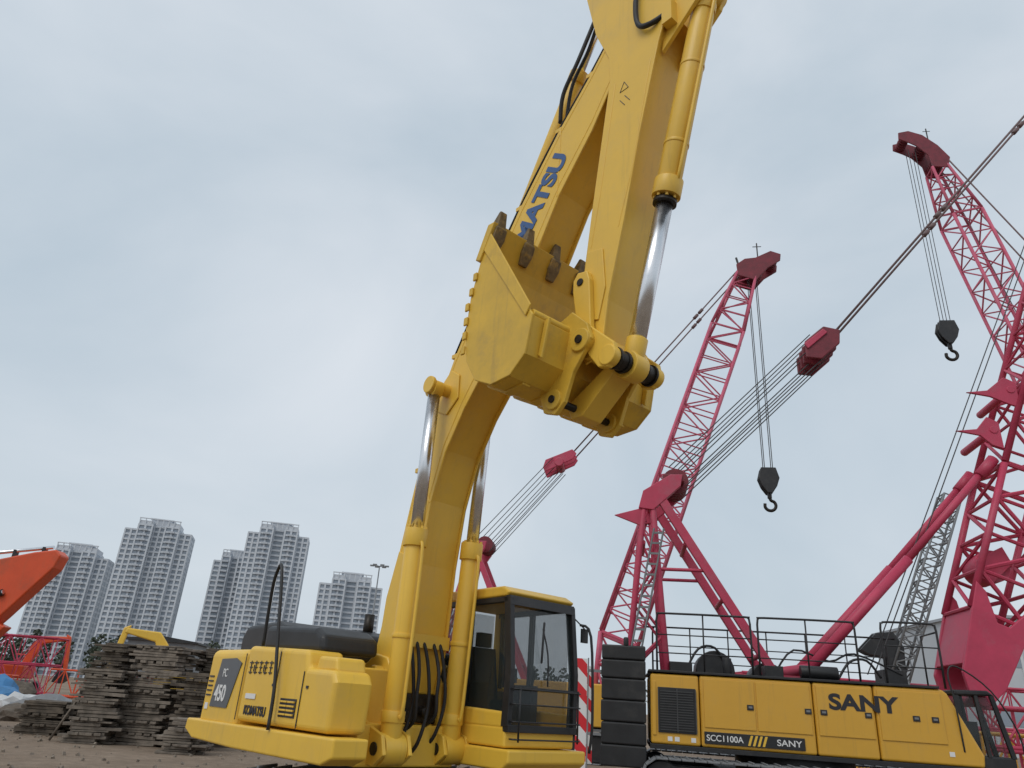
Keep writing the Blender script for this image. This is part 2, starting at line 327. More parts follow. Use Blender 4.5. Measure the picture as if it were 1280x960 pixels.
# superstructure
bd=PB('counterweight',YEL,ex,bevel=.10,seg=4)
cw=[(-.95,-1.5),(-2.1,-1.5),(-2.5,-1.25),(-2.72,-.7),(-2.8,0),(-2.72,.7),(-2.5,1.25),(-2.1,1.5),(-.95,1.5)]
bd.prism(cw,1.16,2.16,axis='z');bd.done()
sk=PB('lower_frame',YEL,ex,bevel=.03,seg=3)
sk.prism([(-2.2,1.0),(-.8,.98),(1.55,1.0),(1.78,1.08),(1.78,1.27),(-2.5,1.24),(-2.52,1.1)],-1.54,-1.12)
sk.prism([(-2.2,1.0),(-.8,.98),(2.0,1.0),(2.12,1.08),(2.12,1.22),(-2.5,1.22),(-2.52,1.1)],.54,1.84)
sk.box(-2.3,1.15,-.9,.5,.95,1.4)
for yy in(-.38,.34): sk.prism([(-.6,1.3),(1.0,1.3),(.95,1.9),(.75,2.15),(.45,2.2),(.2,2.05)],yy,yy+.05)
sk.cyl((.62,-.5,1.95),(.62,.5,1.95),.1,20)
sk.box(-.6,.9,-.95,-.42,1.3,2.0)
sk.done()
tk=PB('fuel_tank_body',YEL,ex,bevel=.06,seg=4)
tk.prism([(-.90,1.29),(1.50,1.29),(1.54,1.8),(1.46,1.92),(.85,1.94),(.78,2.14),(-.90,2.20)],-1.49,-1.0)
tk.box(-.92,.3,.5,1.48,1.28,2.15)
tk.done()
tp=PB('valve_cover',YEL,ex,bevel=.04,seg=3)
tp.prism([(.9,1.9),(1.42,1.9),(1.36,2.06),(.95,2.08)],-1.42,-1.04);tp.done()
hd=PB('engine_hood',BLK,ex,bevel=.07,seg=4)
hd.prism([(-2.35,2.12),(-.95,2.12),(-.95,2.50),(-1.2,2.58),(-2.2,2.54),(-2.35,2.4)],-1.05,1.05)
hd.prism([(-.92,2.16),(.75,2.12),(.72,2.32),(.5,2.42),(-.92,2.48)],-1.30,-.5)
hd.prism([(-.92,2.12),(.2,2.12),(.2,2.3),(-.92,2.42)],.5,1.3);hd.done()
ex2=PB('exhaust_pipe',GRS,ex);ex2.cyl((-1.3,.5,2.5),(-1.3,.5,2.85),.08,16);ex2.done()
sm=PB('panel_seams',INK,ex)
for xx,z0,z1 in((-.93,1.3,2.1),(.10,1.3,2.12),(.80,1.3,1.9)): sm.box(xx-.008,xx+.008,-1.499,-1.493,z0,z1)
sm.box(.30,.72,-1.497,-1.488,1.40,1.60)
for xx in(.0,.02,.9): sm.box(xx,xx+.05,-1.50,-1.49,1.72,1.75)
sm.done()
vt=PB('vent_slats',YEL,ex,bevel=.004)
for i in range(4):
    for k in(0,1): vt.box(.33+k*.19,.50+k*.19,-1.515,-1.492,1.42+i*.045,1.44+i*.045)
vt.done()
dc=PB('body_decal',GRYD,ex)
dc.prism([(-1.85,1.42),(-1.25,1.42),(-1.02,1.98),(-1.22,2.04),(-1.72,2.03)],-1.512,-1.502);dc.done()
d2=PB('white_label',WHT,ex);d2.box(-.72,-.42,-1.502,-1.494,1.56,1.62);d2.box(-2.02,-1.92,-1.512,-1.502,1.38,1.46);d2.done()
text('450',ex,(-1.74,-1.515,1.50),.28,WHT,name='model_lettering',sx=.9,bold=.006)
text('PC',ex,(-1.58,-1.515,1.80),.15,WHT,name='model_lettering',sx=.9)
text('KOMATSU',ex,(-.70,-1.497,1.38),.145,INK,name='maker_lettering',bold=.005,sx=.95)
d3=PB('hood_lettering',INK,ex)
for i in range(5):
    x=-.78+i*.15
    d3.box(x,x+.11,-1.501,-1.494,1.98,1.994);d3.box(x+.015,x+.10,-1.501,-1.494,1.925,1.936);d3.box(x+.01,x+.105,-1.501,-1.494,1.865,1.877);d3.box(x+.05,x+.062,-1.502,-1.495,1.85,2.01)
    if i%2: d3.box(x,x+.012,-1.502,-1.495,1.88,1.96)
for i in range(5): d3.box(-2.06,-1.90,-1.511,-1.502,1.55+i*.06,1.57+i*.06)
d3.done()
hr=PB('handrail',BLK,ex)
hr.path([(.25,-1.56,1.25),(.22,-1.56,1.7),(.05,-1.56,2.3),(-.12,-1.56,2.9),(-.22,-1.56,3.16),(-.38,-1.52,3.2),(-.52,-1.5,3.0),(-.62,-1.45,2.6),(-.66,-1.42,2.2)],.022,10,4)
hr.path([(2.12,1.90,1.2),(2.15,1.92,1.6),(2.1,1.92,2.6),(1.95,1.86,2.75)],.018,8,4)
hr.done()
# cab
cx0,cx1,cy0,cy1=.32,2.0,.59,1.76
cb=PB('cab_shell',YEL,ex,bevel=.04,seg=3)
cb.box(cx0,cx1-.02,cy0,cy1,1.23,1.46)
cb.prism([(cx0-.02,2.93),(1.86,2.97),(1.93,3.02),(1.78,3.10),(cx0+.1,3.09),(cx0-.02,3.03)],cy0-.01,cy1+.01)
for y0,y1 in((cy0,cy0+.06),(cy1-.06,cy1)):
    cb.prism([(cx0,1.44),(1.95,1.44),(1.95,1.62),(cx0+.55,1.66),(cx0+.40,1.9),(cx0,1.95)],y0,y1)
    cb.prism([(cx0,1.9),(cx0+.2,1.9),(cx0+.14,2.95),(cx0,2.95)],y0,y1)
cb.done()
cf=PB('cab_frame',BLK,ex,bevel=.022,seg=3)
for y0,y1 in((cy0-.006,cy0+.065),(cy1-.065,cy1+.006)):
    cf.prism([(1.90,1.46),(2.02,1.46),(2.03,2.1),(1.94,2.96),(1.82,2.96),(1.92,2.1)],y0,y1)
    cf.prism([(cx0+.18,1.9),(cx0+.26,1.9),(cx0+.22,2.95),(cx0+.15,2.95)],y0,y1)
    cf.prism([(1.10,1.6),(1.17,1.6),(1.17,2.95),(1.10,2.95)],y0+.004,y1-.004)
    cf.prism([(cx0+.1,2.87),(1.9,2.9),(1.9,2.965),(cx0+.1,2.945)],y0,y1)
cf.prism([(1.86,2.88),(1.955,2.86),(1.93,2.98),(1.84,2.98)],cy0,cy1)
cf.box(1.93,2.035,cy0,cy1,1.40,1.48)
cf.box(cx0-.004,cx0+.05,cy0+.07,cy1-.07,1.48,2.0)
cf.box(2.0,2.03,cy0+.07,cy1-.07,1.88,1.91)
cf.path([(2.045,1.2,1.93),(2.05,1.18,2.3),(2.0,1.12,2.62)],.012,6,3).path([(2.02,1.10,2.2),(2.0,1.14,2.7)],.016,6,1)
cf.done()
gs=PB('cab_glass_panes',GLS,ex)
gs.prism([(1.985,1.48),(1.99,1.48),(1.99,2.1),(1.90,2.88),(1.895,2.88),(1.985,2.1)],cy0+.065,cy1-.065)
for y in(cy0+.03,cy1-.035): gs.box(cx0+.25,1.10,y,y+.005,1.85,2.88);gs.box(1.17,1.86,y,y+.005,1.60,2.9)
gs.box(cx0+.02,cx0+.025,cy0+.08,cy1-.08,2.0,2.9);gs.done()
ci=PB('cab_interior',RUB,ex,bevel=.03,seg=3)
ci.box(.85,1.3,.95,1.38,1.5,1.85);ci.prism([(.75,1.85),(.9,1.85),(.8,2.4),(.68,2.4)],.97,1.36);ci.box(.7,.8,1.06,1.28,2.41,2.60)
ci.box(1.0,1.45,.73,.87,1.5,1.95);ci.box(1.0,1.45,1.47,1.6,1.5,1.95);ci.box(1.75,1.8,.72,.90,1.95,2.12);ci.cyl((1.4,.8,1.95),(1.45,.8,2.15),.02,8).cyl((1.4,1.53,1.95),(1.45,1.53,2.15),.02,8);ci.done()
gd=PB('windscreen_guard',BLK,ex)
for z in(1.33,1.52,1.71,1.88): gd.path([(2.02,cy0+.04,z),(2.12,cy0+.08,z),(2.13,1.2,z),(2.12,cy1-.06,z),(2.02,cy1-.02,z)],.010,8,3)
for y in(cy0+.09,cy1-.08): gd.cyl((2.12,y,1.30),(2.12,y,1.91),.012,8)
gd.done()
mi=PB('mirrors',BLK,ex,bevel=.015)
mi.box(1.98,2.02,1.84,1.95,2.52,2.70);mi.cyl((1.93,1.72,2.85),(2.0,1.9,2.70),.010,8);mi.done()
# undercarriage
un=empty('undercarriage',(0,0,0),math.radians(38));un.parent=ex
track(un,-1.3,2.2,.75,1.25,.84,.19,'left_track');track(un,-1.3,2.2,-1.25,-.75,.84,.19,'right_track')
u2=PB('carbody',BLK,un,bevel=.03);u2.box(-.9,.9,-.8,.8,.35,.8).cyl((0,0,.8),(0,0,.96),.75,40);u2.done()

# ------------------------------------------------------------ CRAWLER CRANES
RY=math.radians(-10);dA=V((math.cos(RY),math.sin(RY),0));nA=V((-math.sin(RY),math.cos(RY),0))
O=V((6.3,17.,0))
def hook(parent,x,y,ztop,zb,nm='hook_block',sc=1.):
    rp=PB(nm+'_ropes',ROPE,parent)
    for dy in(-.18,.18):
        for dx in(-.16,.2): rp.cyl((x+dx,y+dy,ztop),(x+dx*.9,y+dy,zb),.018,6)
    rp.done()
    h=PB(nm,BLK,parent,bevel=.03)
    for y0,y1 in((-.24,-.18),(-.03,.03),(.18,.24)):
        h.prism([(x-.3*sc,zb),(x+.3*sc,zb),(x+.42*sc,zb-.45*sc),(x+.3*sc,zb-.8*sc),(x+.1,zb-1.1*sc),(x-.1,zb-1.1*sc),(x-.3*sc,zb-.8*sc),(x-.42*sc,zb-.45*sc)],y+y0,y+y1)
    h.cyl((x,y-.17,zb-.45*sc),(x,y-.04,zb-.45*sc),.36*sc,24).cyl((x,y+.04,zb-.45*sc),(x,y+.17,zb-.45*sc),.36*sc,24)
    h.cyl((x,y,zb-1.0*sc),(x,y,zb-1.3*sc),.09*sc,12);h.done()
    k=PB(nm+'_hook',GRS,parent);R=.22*sc;cz=zb-1.58*sc
    k.path([(x,y,cz+.35*sc)]+[(x+R*math.sin(t),y,cz+R*math.cos(t)) for t in[math.radians(a) for a in(10,50,90,130,170,210,250,290)]],.065*sc,10,4);k.done()
def sheaves(pb,c,r,n,y,sp=.12,w=.07):
    for i in range(n):
        yy=y+(i-(n-1)/2)*sp;pb.cyl((c[0],yy-w/2,c[1]),(c[0],yy+w/2,c[1]),r,24)
def gantry(parent,ax,az,rx0,rx1,fx,zb,y0,y1,hx=.38):
    g=PB('gantry',RED,parent,bevel=.012)
    for y in(y0,y1):
        g.prism([(ax-.02,az+.05),(ax+.20,az+.12),(fx+.13,zb),(fx-.10,zb)],y-.08,y+.08)
        g.cyl((ax-.15,y,az-.1),(rx0+.08,y,zb),.075,12).cyl((ax+.02,y,az-.1),(rx1,y,zb),.085,12)
        n=5
        for k in range(n):
            t0=k/n;t1=(k+1)/n
            P=lambda t,s: V((rx0+.08+(ax-.15-rx0-.08)*t if s==0 else rx1+(ax+.02-rx1)*t,y,zb+(az-.1-zb)*t))
            g.cyl(P(t0,k%2),P(t1,(k+1)%2),.04,6)
        q=V((rx1+(ax-rx1)*.55,y,zb+(az-zb)*.55));q2=V((fx+(ax-fx)*.55,y,zb+(az-zb)*.55));g.cyl(q,q2,.045,8)
        g.prism([(ax-.32,az-.45),(ax+.05,az-.5),(ax+hx+.1,az+.15),(ax+hx+.15,az+.45),(ax+hx-.15,az+.45),(ax-.2,az+.0)],y-.10,y+.10)
    for t in(.12,.4,.7,.97):
        g.cyl((fx+(ax-fx)*t,y0,zb+(az-zb)*t),(fx+(ax-fx)*t,y1,zb+(az-zb)*t),.06,10)
        g.cyl((rx0+(ax-rx0)*t,y0,zb+(az-zb)*t),(rx0+(ax-rx0)*t,y1,zb+(az-zb)*t),.06,10)
    g.cyl((rx0+.1,y0,zb+.4),(ax-.3,y1,az-1.),.05,8).cyl((rx0+.1,y1,zb+.4),(ax-.3,y0,az-1.),.05,8)
    g.done()
    s_=PB('gantry_sheaves',DRED,parent);sheaves(s_,(ax+hx,az+.4),.34,6,(y0+y1)/2,.16,.09);s_.done()
def simple_house(parent,x0,x1,flip=1):
    b=PB('machinery_house',YEL2,parent,bevel=.05,seg=3)
    b.prism([(x0,1.15),(x1,1.15),(x1+.25*flip,1.8),(x1-.2*flip,2.6),(x0,2.6)],0,1.0).prism([(x0,1.15),(x1,1.15),(x1+.25*flip,1.8),(x1-.2*flip,2.6),(x0,2.6)],2.1,3.1);b.done()
    k=PB('turntable_and_deck',BLK,parent,bevel=.02);a,c=min(x0,x1),max(x0,x1);k.box(a+.02,c-.02,.95,2.15,1.0,2.2);k.cyl(((a+c)/2,1.55,.6),((a+c)/2,1.55,1.05),1.2,32);k.box((a+c)/2-1.4,(a+c)/2+1.4,-.2,3.3,.35,.7)
    w0,w1=(x0-1.15*flip,x0-.1*flip)
    for i in range(5): k.box(min(w0,w1),max(w0,w1),-.05,3.15,.95+i*.42,1.34+i*.42)
    k.done()
    c0=(a+c)/2;track(parent,c0-3.4,c0+3.4,-1.1,-.2,.98,.26,'near_track');track(parent,c0-3.4,c0+3.4,3.3,4.2,.98,.26,'far_track')

# ---- near crane
ca=empty('crawler_crane',O,RY)
cwt=PB('counterweight_stack',BLK,ca,bevel=.035,seg=3)
for i,(z0,z1) in enumerate(((.62,1.05),(1.06,1.50),(1.51,1.95),(1.96,2.4),(2.41,2.80),(2.81,3.12))): cwt.box(-3.86+.01*(i%2),-2.86,-.05,3.15,z0,z1)
cwt.cyl((-3.3,-.0,3.1),(-3.3,0,3.3),.06,10).cyl((-3.1,2.9,3.1),(-3.1,2.9,3.3),.06,10);cwt.done()
hb=PB('machinery_house',YEL2,ca,bevel=.05,seg=4)
hb.box(-2.76,-1.70,0,1.05,1.13,2.56)
for a,c in((-1.68,.70),(.72,1.95)): hb.box(a,c,0,1.05,1.13,2.57)
hb.prism([(1.97,1.13),(3.95,1.13),(3.98,1.35),(3.45,2.5),(3.36,2.58),(1.97,2.58)],0,1.05)
hb.prism([(-2.76,1.13),(4.0,1.13),(3.6,2.58),(-2.76,2.58)],2.05,3.1)
hb.done()
dr=PB('house_doors',YEL2,ca,bevel=.018,seg=3)
for a,c in((-1.60,-.52),(-.48,.64),(.78,1.90),(2.03,3.30)): dr.box(a,c,-.022,-.002,1.52,2.50)
dr.box(-2.72,-2.64,-.02,-.002,1.3,2.4);dr.done()
fb=PB('house_black_trim',BLK,ca,bevel=.008)
fb.box(-2.60,-1.78,-.03,-.002,1.36,2.28)
fb.box(-2.78,3.9,-.012,3.1,1.03,1.125)
fb.box(-1.62,.46,-.027,-.003,1.20,1.44)
fb.box(-2.8,3.3,-.03,1.1,2.59,2.64);fb.box(-2.8,3.3,2.0,3.15,2.59,2.64)
for x,z in((-.62,1.98),(.58,1.98),(.9,1.98),(1.80,1.98),(3.12,1.98),(2.75,1.98)):
    fb.box(x-.07,x+.07,-.04,-.022,z-.06,z+.05)
fb.done()
LVM=paint('louvre_grey',(.06,.062,.065),rough=.5,var=.2,bump=0)
lv=PB('grille_louvres',LVM,ca)
for i in range(16): lv.box(-2.55,-1.83,-.055,-.03,1.41+i*.052,1.428+i*.052)
for x in(-2.6,-2.19,-1.79): lv.box(x,x+.02,-.06,-.03,1.38,2.26)
lv.done()
hn=PB('door_latches',GREY,ca)
for x,z in((-.62,1.98),(.58,1.98),(.9,1.98),(1.80,1.98),(3.12,1.98),(2.75,1.98)): hn.box(x-.04,x+.04,-.048,-.04,z-.02,z+.02)
hn.done()
text('SANY',ca,(1.02,-.026,2.06),.43,INK,name='maker_lettering',sx=1.28,bold=.016)
text('SCC1100A',ca,(-1.58,-.031,1.265),.17,WHT,name='model_lettering',bold=.002)
text('SANY',ca,(-.12,-.031,1.265),.17,WHT,name='maker_lettering',sx=1.2,bold=.002)
ys=PB('decal_slashes',YEL,ca)
for i in range(4): ys.prism([(-.72+i*.1,1.22),(-.67+i*.1,1.22),(-.60+i*.1,1.42),(-.65+i*.1,1.42)],-.033,-.028)
ys.done()
lb=PB('warning_labels',WHT,ca)
for x,z in((-2.4,1.2),(-2.25,1.2),(-1.9,1.2),(3.3,1.3)): lb.box(x,x+.1,-.008,-.002,z,z+.09)
lb.done()
dk=PB('turntable_and_deck',BLK,ca,bevel=.02)
dk.box(-2.7,4.0,1.08,2.02,1.0,2.3).cyl((.5,1.55,.6),(.5,1.55,1.03),1.3,36).box(-1.2,2.2,-.2,3.3,.35,.7)
dk.cyl((-1.2,1.1,2.75),(-1.2,2.0,2.75),.45,24).cyl((.0,1.1,2.6),(.0,2.0,2.6),.4,24);dk.done()
track(ca,-3.0,4.4,-.6,.2,.90,.26,'near_track');track(ca,-3.0,4.4,3.2,4.0,.90,.26,'far_track')
bdp=PB('warning_board',STR,ca);bdp.box(-4.42,-4.18,-.05,-.02,.45,2.78);bdp.box(-4.42,-4.18,3.0,3.03,.45,2.78);bdp.done()
bdf=PB('warning_board_frame',GREY,ca);bdf.box(-4.17,-4.14,-.04,0,.45,2.8);bdf.box(-4.15,-3.86,-.03,.0,1.2,1.26).box(-4.15,-3.86,-.03,.0,2.5,2.56).box(-4.15,-3.86,3.0,3.03,1.2,1.26);bdf.done()
rl=PB('deck_railing',BLK,ca)
def rail(x0,x1,y,z0=2.64,z1=3.88):
    n=max(2,int(round((x1-x0)/1.0))+1)
    rl.path([(x0,y,z0),(x0,y,z1-.15),(x0+.05,y,z1-.03),(x0+.16,y,z1),(x1-.16,y,z1),(x1-.05,y,z1-.03),(x1,y,z1-.15),(x1,y,z0)],.024,8,2)
    for k in(.62,.3): zz=z0+(z1-z0)*k;rl.cyl((x0,y,zz),(x1,y,zz),.014,8)
    for i in range(1,n-1): x=x0+(x1-x0)*i/(n-1);rl.cyl((x,y,z0),(x,y,z1-.02),.018,8)
rail(-2.6,-.5,.05);rail(-.34,1.75,.05);rail(2.3,3.45,.05,2.6,3.92);rail(-2.6,3.3,3.05)
rl.cyl((3.45,.05,3.75),(3.45,1.0,3.75),.02,8).cyl((-2.6,.05,3.75),(-2.6,1.0,3.75),.02,8).cyl((3.45,1.,2.6),(3.45,1.0,3.75),.02,8);rl.done()
cl=PB('deck_equipment',BLK,ca,bevel=.03,seg=2)
cl.box(-2.3,-1.8,.3,.9,2.64,2.85).box(-.2,.2,.3,.8,2.64,2.88).cyl((-1.0,.5,2.64),(-1.0,.5,3.0),.1,16).cyl((.6,.5,2.8),(1.4,.5,2.8),.14,16).box(2.6,3.1,1.2,1.9,2.3,3.0)
cl.path([(-1.9,.9,2.7),(-1.6,.9,3.2),(-1.2,1.0,3.25),(-.9,1.1,2.8)],.03,8,4).path([(1.5,.9,2.7),(1.8,.9,3.1),(2.2,1.0,3.15),(2.5,1.1,2.8)],.03,8,4)
cl.path([(.1,1.0,2.7),(.6,1.0,3.3),(1.4,1.1,3.1),(2.0,1.2,3.3),(3.0,1.2,2.9)],.025,8,4)
cl.done()
cc=PB('operator_cab',BLK,ca,bevel=.03,seg=3);cc.box(3.72,4.62,.15,1.0,1.05,1.35).prism([(3.62,2.60),(4.3,2.62),(4.42,2.52),(3.62,2.5)],.12,1.02);cc.done()
cg=PB('operator_cab_glass',GLS,ca,bevel=.02);cg.prism([(3.70,1.35),(4.58,1.35),(4.62,1.75),(4.36,2.50),(3.70,2.5)],.2,.96);cg.done()
cfm=PB('operator_cab_frame',BLK,ca,bevel=.015)
for x0,x1,xt0,xt1 in((3.66,3.76,3.62,3.72),(4.10,4.17,4.02,4.09),(4.55,4.64,4.32,4.41)):
    for y0,y1 in((.14,.21),(.93,1.0)): cfm.prism([(x0,1.33),(x1,1.33),(xt1,2.53),(xt0,2.53)],y0,y1)
cfm.path([(3.6,.0,1.4),(3.55,-.06,2.3),(3.5,-.06,2.9),(3.7,-.06,3.05),(4.3,-.04,2.6),(4.7,.0,1.8),(4.75,.1,1.1)],.018,8,4);cfm.box(3.8,4.1,.4,.8,1.4,2.0);cfm.done()
gantry(ca,-2.66,7.0,-3.35,-2.35,.15,2.6,.75,2.3,hx=.66)
mh=PB('gantry_head',DRED,ca,bevel=.02);mh.box(-2.35,-1.8,.72,2.33,7.28,7.48);mh.done()
mh=PB('gantry_spikes',RED,ca,bevel=.01);mh.prism([(-3.6,6.35),(-2.9,6.55),(-2.8,6.2),(-2.95,6.1)],.7,.78);mh.prism([(-3.4,6.7),(-2.8,6.85),(-2.7,6.5),(-2.9,6.5)],2.2,2.28);mh.done()
gb=PB('folded_gangway',GREY,ca)
for i in range(12):
    z=3.0+i*.26;x=-3.0+i*.055;gb.box(x-.22,x+.02,.55,.58,z,z+.05)
gb.cyl((-3.22,.56,2.9),(-2.6,.56,6.0),.025,6).cyl((-2.98,.56,2.9),(-2.36,.56,6.0),.025,6);gb.done()
bs=V((-1.95,1.52,7.46));be=V((2.04,1.5,11.41))
rp=PB('luffing_ropes',ROPE,ca)
for i in range(10):
    y=(i-4.5)*.15;k=(-.34,.30,-.12,.12)[i%4]
    rp.cyl(bs+V((k*.7,y,-k*.7)),be+V((k*.75,y*.8,-k*.8)),.016,6)
rp.done()
bb=PB('bridle_block',DRED,ca,bevel=.03)
for yy in(-.55,-.18,.18,.55): bb.prism([(be.x-.42,be.z+.05),(be.x+.12,be.z+.52),(be.x+.55,be.z+.4),(be.x+.5,be.z-.02),(be.x-.02,be.z-.5),(be.x-.42,be.z-.45)],1.5+yy-.04,1.5+yy+.04)
bb.cyl((be.x,.95,be.z),(be.x,2.05,be.z),.30,20);bb.done()
bb=PB('bridle_plate',RED,ca,bevel=.02);bb.prism([(be.x-.46,be.z-.05),(be.x+.10,be.z+.42),(be.x+.2,be.z+.3),(be.x-.36,be.z-.2)],.86,.90);bb.done()
tip=V((13.3,1.5,24.3))
pd=PB('pendants',PEND,ca)
for yy in(-.45,.45):
    a=be+V((.4,yy,.35));e=tip+V((0,yy,.2));pd.cyl(a,e,.034,8)
    for t in(.30,.32,.6,.62): q=a+(e-a)*t;pd.cyl(q,q+(e-a).normalized()*.22,.07,8)
pd.done()
u=V((.381,0,.925));v=V((.925,0,-.381));f0=V((4.38,1.5,2.45))
bm_=PB('boom_foot',RED,ca,bevel=.02)
def uv(t,w): q=f0+u*t+v*w;return(q.x,q.z)
for y0,y1 in((.62,.74),(2.26,2.38)):
    bm_.prism([uv(-.15,-.15),uv(.4,-.48),uv(1.7,-.60),uv(2.5,-.66),uv(2.35,-.42),uv(1.75,-.05),uv(1.75,.2),uv(2.3,.50),uv(2.5,.68),uv(1.6,.58),uv(.4,.40),uv(-.15,.15)],y0,y1)
bm_.prism([uv(.6,-.5),uv(1.9,-.58),uv(1.9,-.52),uv(.6,-.44)],.742,2.258);bm_.prism([uv(.6,.34),uv(1.5,.48),uv(1.5,.54),uv(.6,.40)],.742,2.258)
bm_.cyl((f0.x,.5,f0.z),(f0.x,2.5,f0.z),.14,20);bm_.done()
bl_=PB('boom_lattice',RED,ca)
bl_.lattice(f0+u*1.9,f0+u*5.6,1.55,1.7,1.2,1.35,4,.085,.05).lattice(f0+u*5.65,f0+u*21.,1.7,1.7,1.35,1.35,13,.085,.045).lattice(f0+u*21.05,f0+u*23.4,1.7,.9,1.35,.5,2,.085,.045)
bl_.done()
fx=PB('boom_brackets',RED,ca,bevel=.012)
for (tx,tz),(ex_,ez),hh in(((5.35,9.78),(6.55,9.85),.5),((4.92,8.72),(5.95,8.75),.5)):
    for y0 in(.62,): fx.prism([(tx,tz),(tx+.5,tz+.05),(ex_-.25,ez+.35),(ex_,ez+.2),(ex_,ez-hh),(ex_-.25,ez-hh+.1),(tx+.55,tz-.12)],y0,y0+.07)
    fx.cyl((ex_-.15,.6,ez),(ex_-.15,2.4,ez),.1,10)
fx.prism([(5.0,5.6),(5.6,5.9),(5.75,5.5),(5.2,5.0),(4.95,5.2)],1.0,1.1);fx.cyl((5.35,1.1,5.45),(5.35,1.9,5.45),.38,24)
hq=f0+u*23.4;fx.box(hq.x-.4,hq.x+.5,1.1,1.9,hq.z-.4,hq.z+.5);fx.done()
bsn=PB('boom_backstops',RED,ca)
for yy in(.85,2.15):
    bsn.cyl((.75,yy,2.75),(3.4,yy,5.5),.12,14).cyl((3.3,yy,5.4),(5.65,yy,7.95),.09,14).cyl((5.35,yy,7.6),(5.75,yy,8.05),.14,12)
    bsn.cyl((-.2,yy,2.7),(.9,yy,2.9),.12,12)
bsn.box(-.1,1.0,.75,2.25,2.4,2.72)
bsn.done()
hoist=PB('hoist_ropes',ROPE,ca)
for yy in(1.2,1.75): hoist.cyl((2.4,yy,2.9),f0+u*23.2+V((-.5,yy-1.5,.2)),.014,6)
hoist.done()

# ---- crane behind (leaning right)
cb_=empty('crawler_crane',O+nA*11,RY)
simple_house(cb_,-10.6,-3.9)
gantry(cb_,-9.6,7.4,-11.0,-10.2,-7.2,2.6,.75,2.3)
DX,DZ=.12,.75
ft=V((-4.35,1.5,2.2));tp_=V((2.15+DX,1.5,20.1+DZ));u=(tp_-ft).normalized()
L_=(tp_-ft).length
bl2=PB('boom_lattice',PNK,cb_)
bl2.lattice(ft,ft+u*2.2,1.3,1.55,.4,1.5,2,.08,.045).lattice(ft+u*2.25,ft+u*(L_-3.2),1.55,1.55,1.5,1.45,16,.07,.034).lattice(ft+u*(L_-3.15),tp_,1.5,.9,1.45,.85,4,.07,.034);bl2.done()
hd2=PB('boom_head',DRED,cb_,bevel=.02)
for yy in(.98,1.95): hd2.prism([(a+DX,b_+DZ) for a,b_ in((1.75,20.0),(2.55,19.7),(3.1,20.35),(3.7,20.75),(3.75,21.1),(3.3,21.3),(2.6,20.95),(2.1,20.9),(1.7,20.6))],yy,yy+.07)
for cx_,cz_,rr_ in((3.4,21.0,.26),(2.2,20.55,.28),(2.65,20.3,.26)):
    for i in range(5): hd2.cyl((cx_+DX,1.1+i*.19,cz_+DZ),(cx_+DX,1.18+i*.19,cz_+DZ),rr_,20)
hd2.done()
an=PB('anemometer_mast',BLK,cb_);an.cyl((2.8+DX,1.5,21.+DZ),(2.8+DX,1.5,22.1+DZ),.03,6).cyl((2.6+DX,1.5,21.9+DZ),(3.0+DX,1.5,21.9+DZ),.02,6).cyl((1.9+DX,1.5,20.8+DZ),(1.8+DX,1.5,21.3+DZ),.05,6);an.done()
be2=V((-6.2,1.5,11.35));bs2=V((-9.25,1.5,7.75))
rp=PB('luffing_ropes',ROPE,cb_)
for i in range(8):
    y=(i-3.5)*.18;k=(-.3,.26,-.1,.1)[i%4];q=V((k,y,-k));rp.cyl(bs2+q,be2+q*.9,.017,6)
rp.done()
pd=PB('pendants',PEND,cb_)
for yy in(-.45,.45):
    a=be2+V((.5,yy,.45));e=V((2.0+DX,1.5+yy,20.6+DZ));pd.cyl(a,e,.034,8)
    for t in(.35,.38,.7,.73): q=a+(e-a)*t;pd.cyl(q,q+(e-a).normalized()*.25,.08,8)
pd.done()
bb=PB('bridle_block',RED,cb_,bevel=.03)
for yy in(-.5,0,.45): bb.prism([(be2.x-.7,be2.z-.15),(be2.x-.6,be2.z+.2),(be2.x+.55,be2.z+.7),(be2.x+.75,be2.z+.5),(be2.x+.6,be2.z+.25),(be2.x-.6,be2.z-.35)],1.5+yy,1.5+yy+.06)
bb.cyl((be2.x,.95,be2.z+.1),(be2.x,2.05,be2.z+.1),.2,16);bb.done()
hook(cb_,2.55,1.5,20.2+DZ,11.45)

# ---- far right crane (leaning left), facing the other way
cc_=empty('crawler_crane',O+nA*16,RY)
simple_house(cc_,27.,20.2,flip=-1)
ft=V((19.9,1.5,2.2));tp_=V((14.1,1.5,30.9));u=(tp_-ft).normalized();L_=(tp_-ft).length
bl3=PB('boom_lattice',PNK,cc_)
bl3.lattice(ft,ft+u*2.5,1.5,1.6,.4,1.5,2,.09,.05).lattice(ft+u*2.55,ft+u*(L_-3.5),1.6,1.6,1.5,1.5,17,.085,.042).lattice(ft+u*(L_-3.45),tp_,1.6,.9,1.5,.8,4,.08,.042);bl3.done()
hd3=PB('boom_head',DRED,cc_,bevel=.02)
for yy in(.98,1.95): hd3.prism([(12.2,32.9),(12.25,33.35),(12.8,33.45),(13.5,33.1),(14.2,32.3),(14.7,31.4),(14.5,30.7),(13.7,30.8),(13.6,31.6),(13.1,32.3),(12.7,32.6)],yy,yy+.07)
for cx_,cz_,rr_ in((12.6,33.05,.28),(13.5,32.4,.34),(14.15,31.3,.36)):
    for i in range(5): hd3.cyl((cx_,1.1+i*.19,cz_),(cx_,1.18+i*.19,cz_),rr_,20)
hd3.done()
an=PB('anemometer_mast',BLK,cc_);an.cyl((14.0,1.5,32.4),(14.0,1.5,34.0),.035,6).cyl((13.8,1.5,33.8),(14.2,1.5,33.8),.02,6);an.done()
gantry(cc_,26.2,7.4,27.8,27.0,23.5,2.6,.75,2.3)
pd=PB('pendants',PEND,cc_)
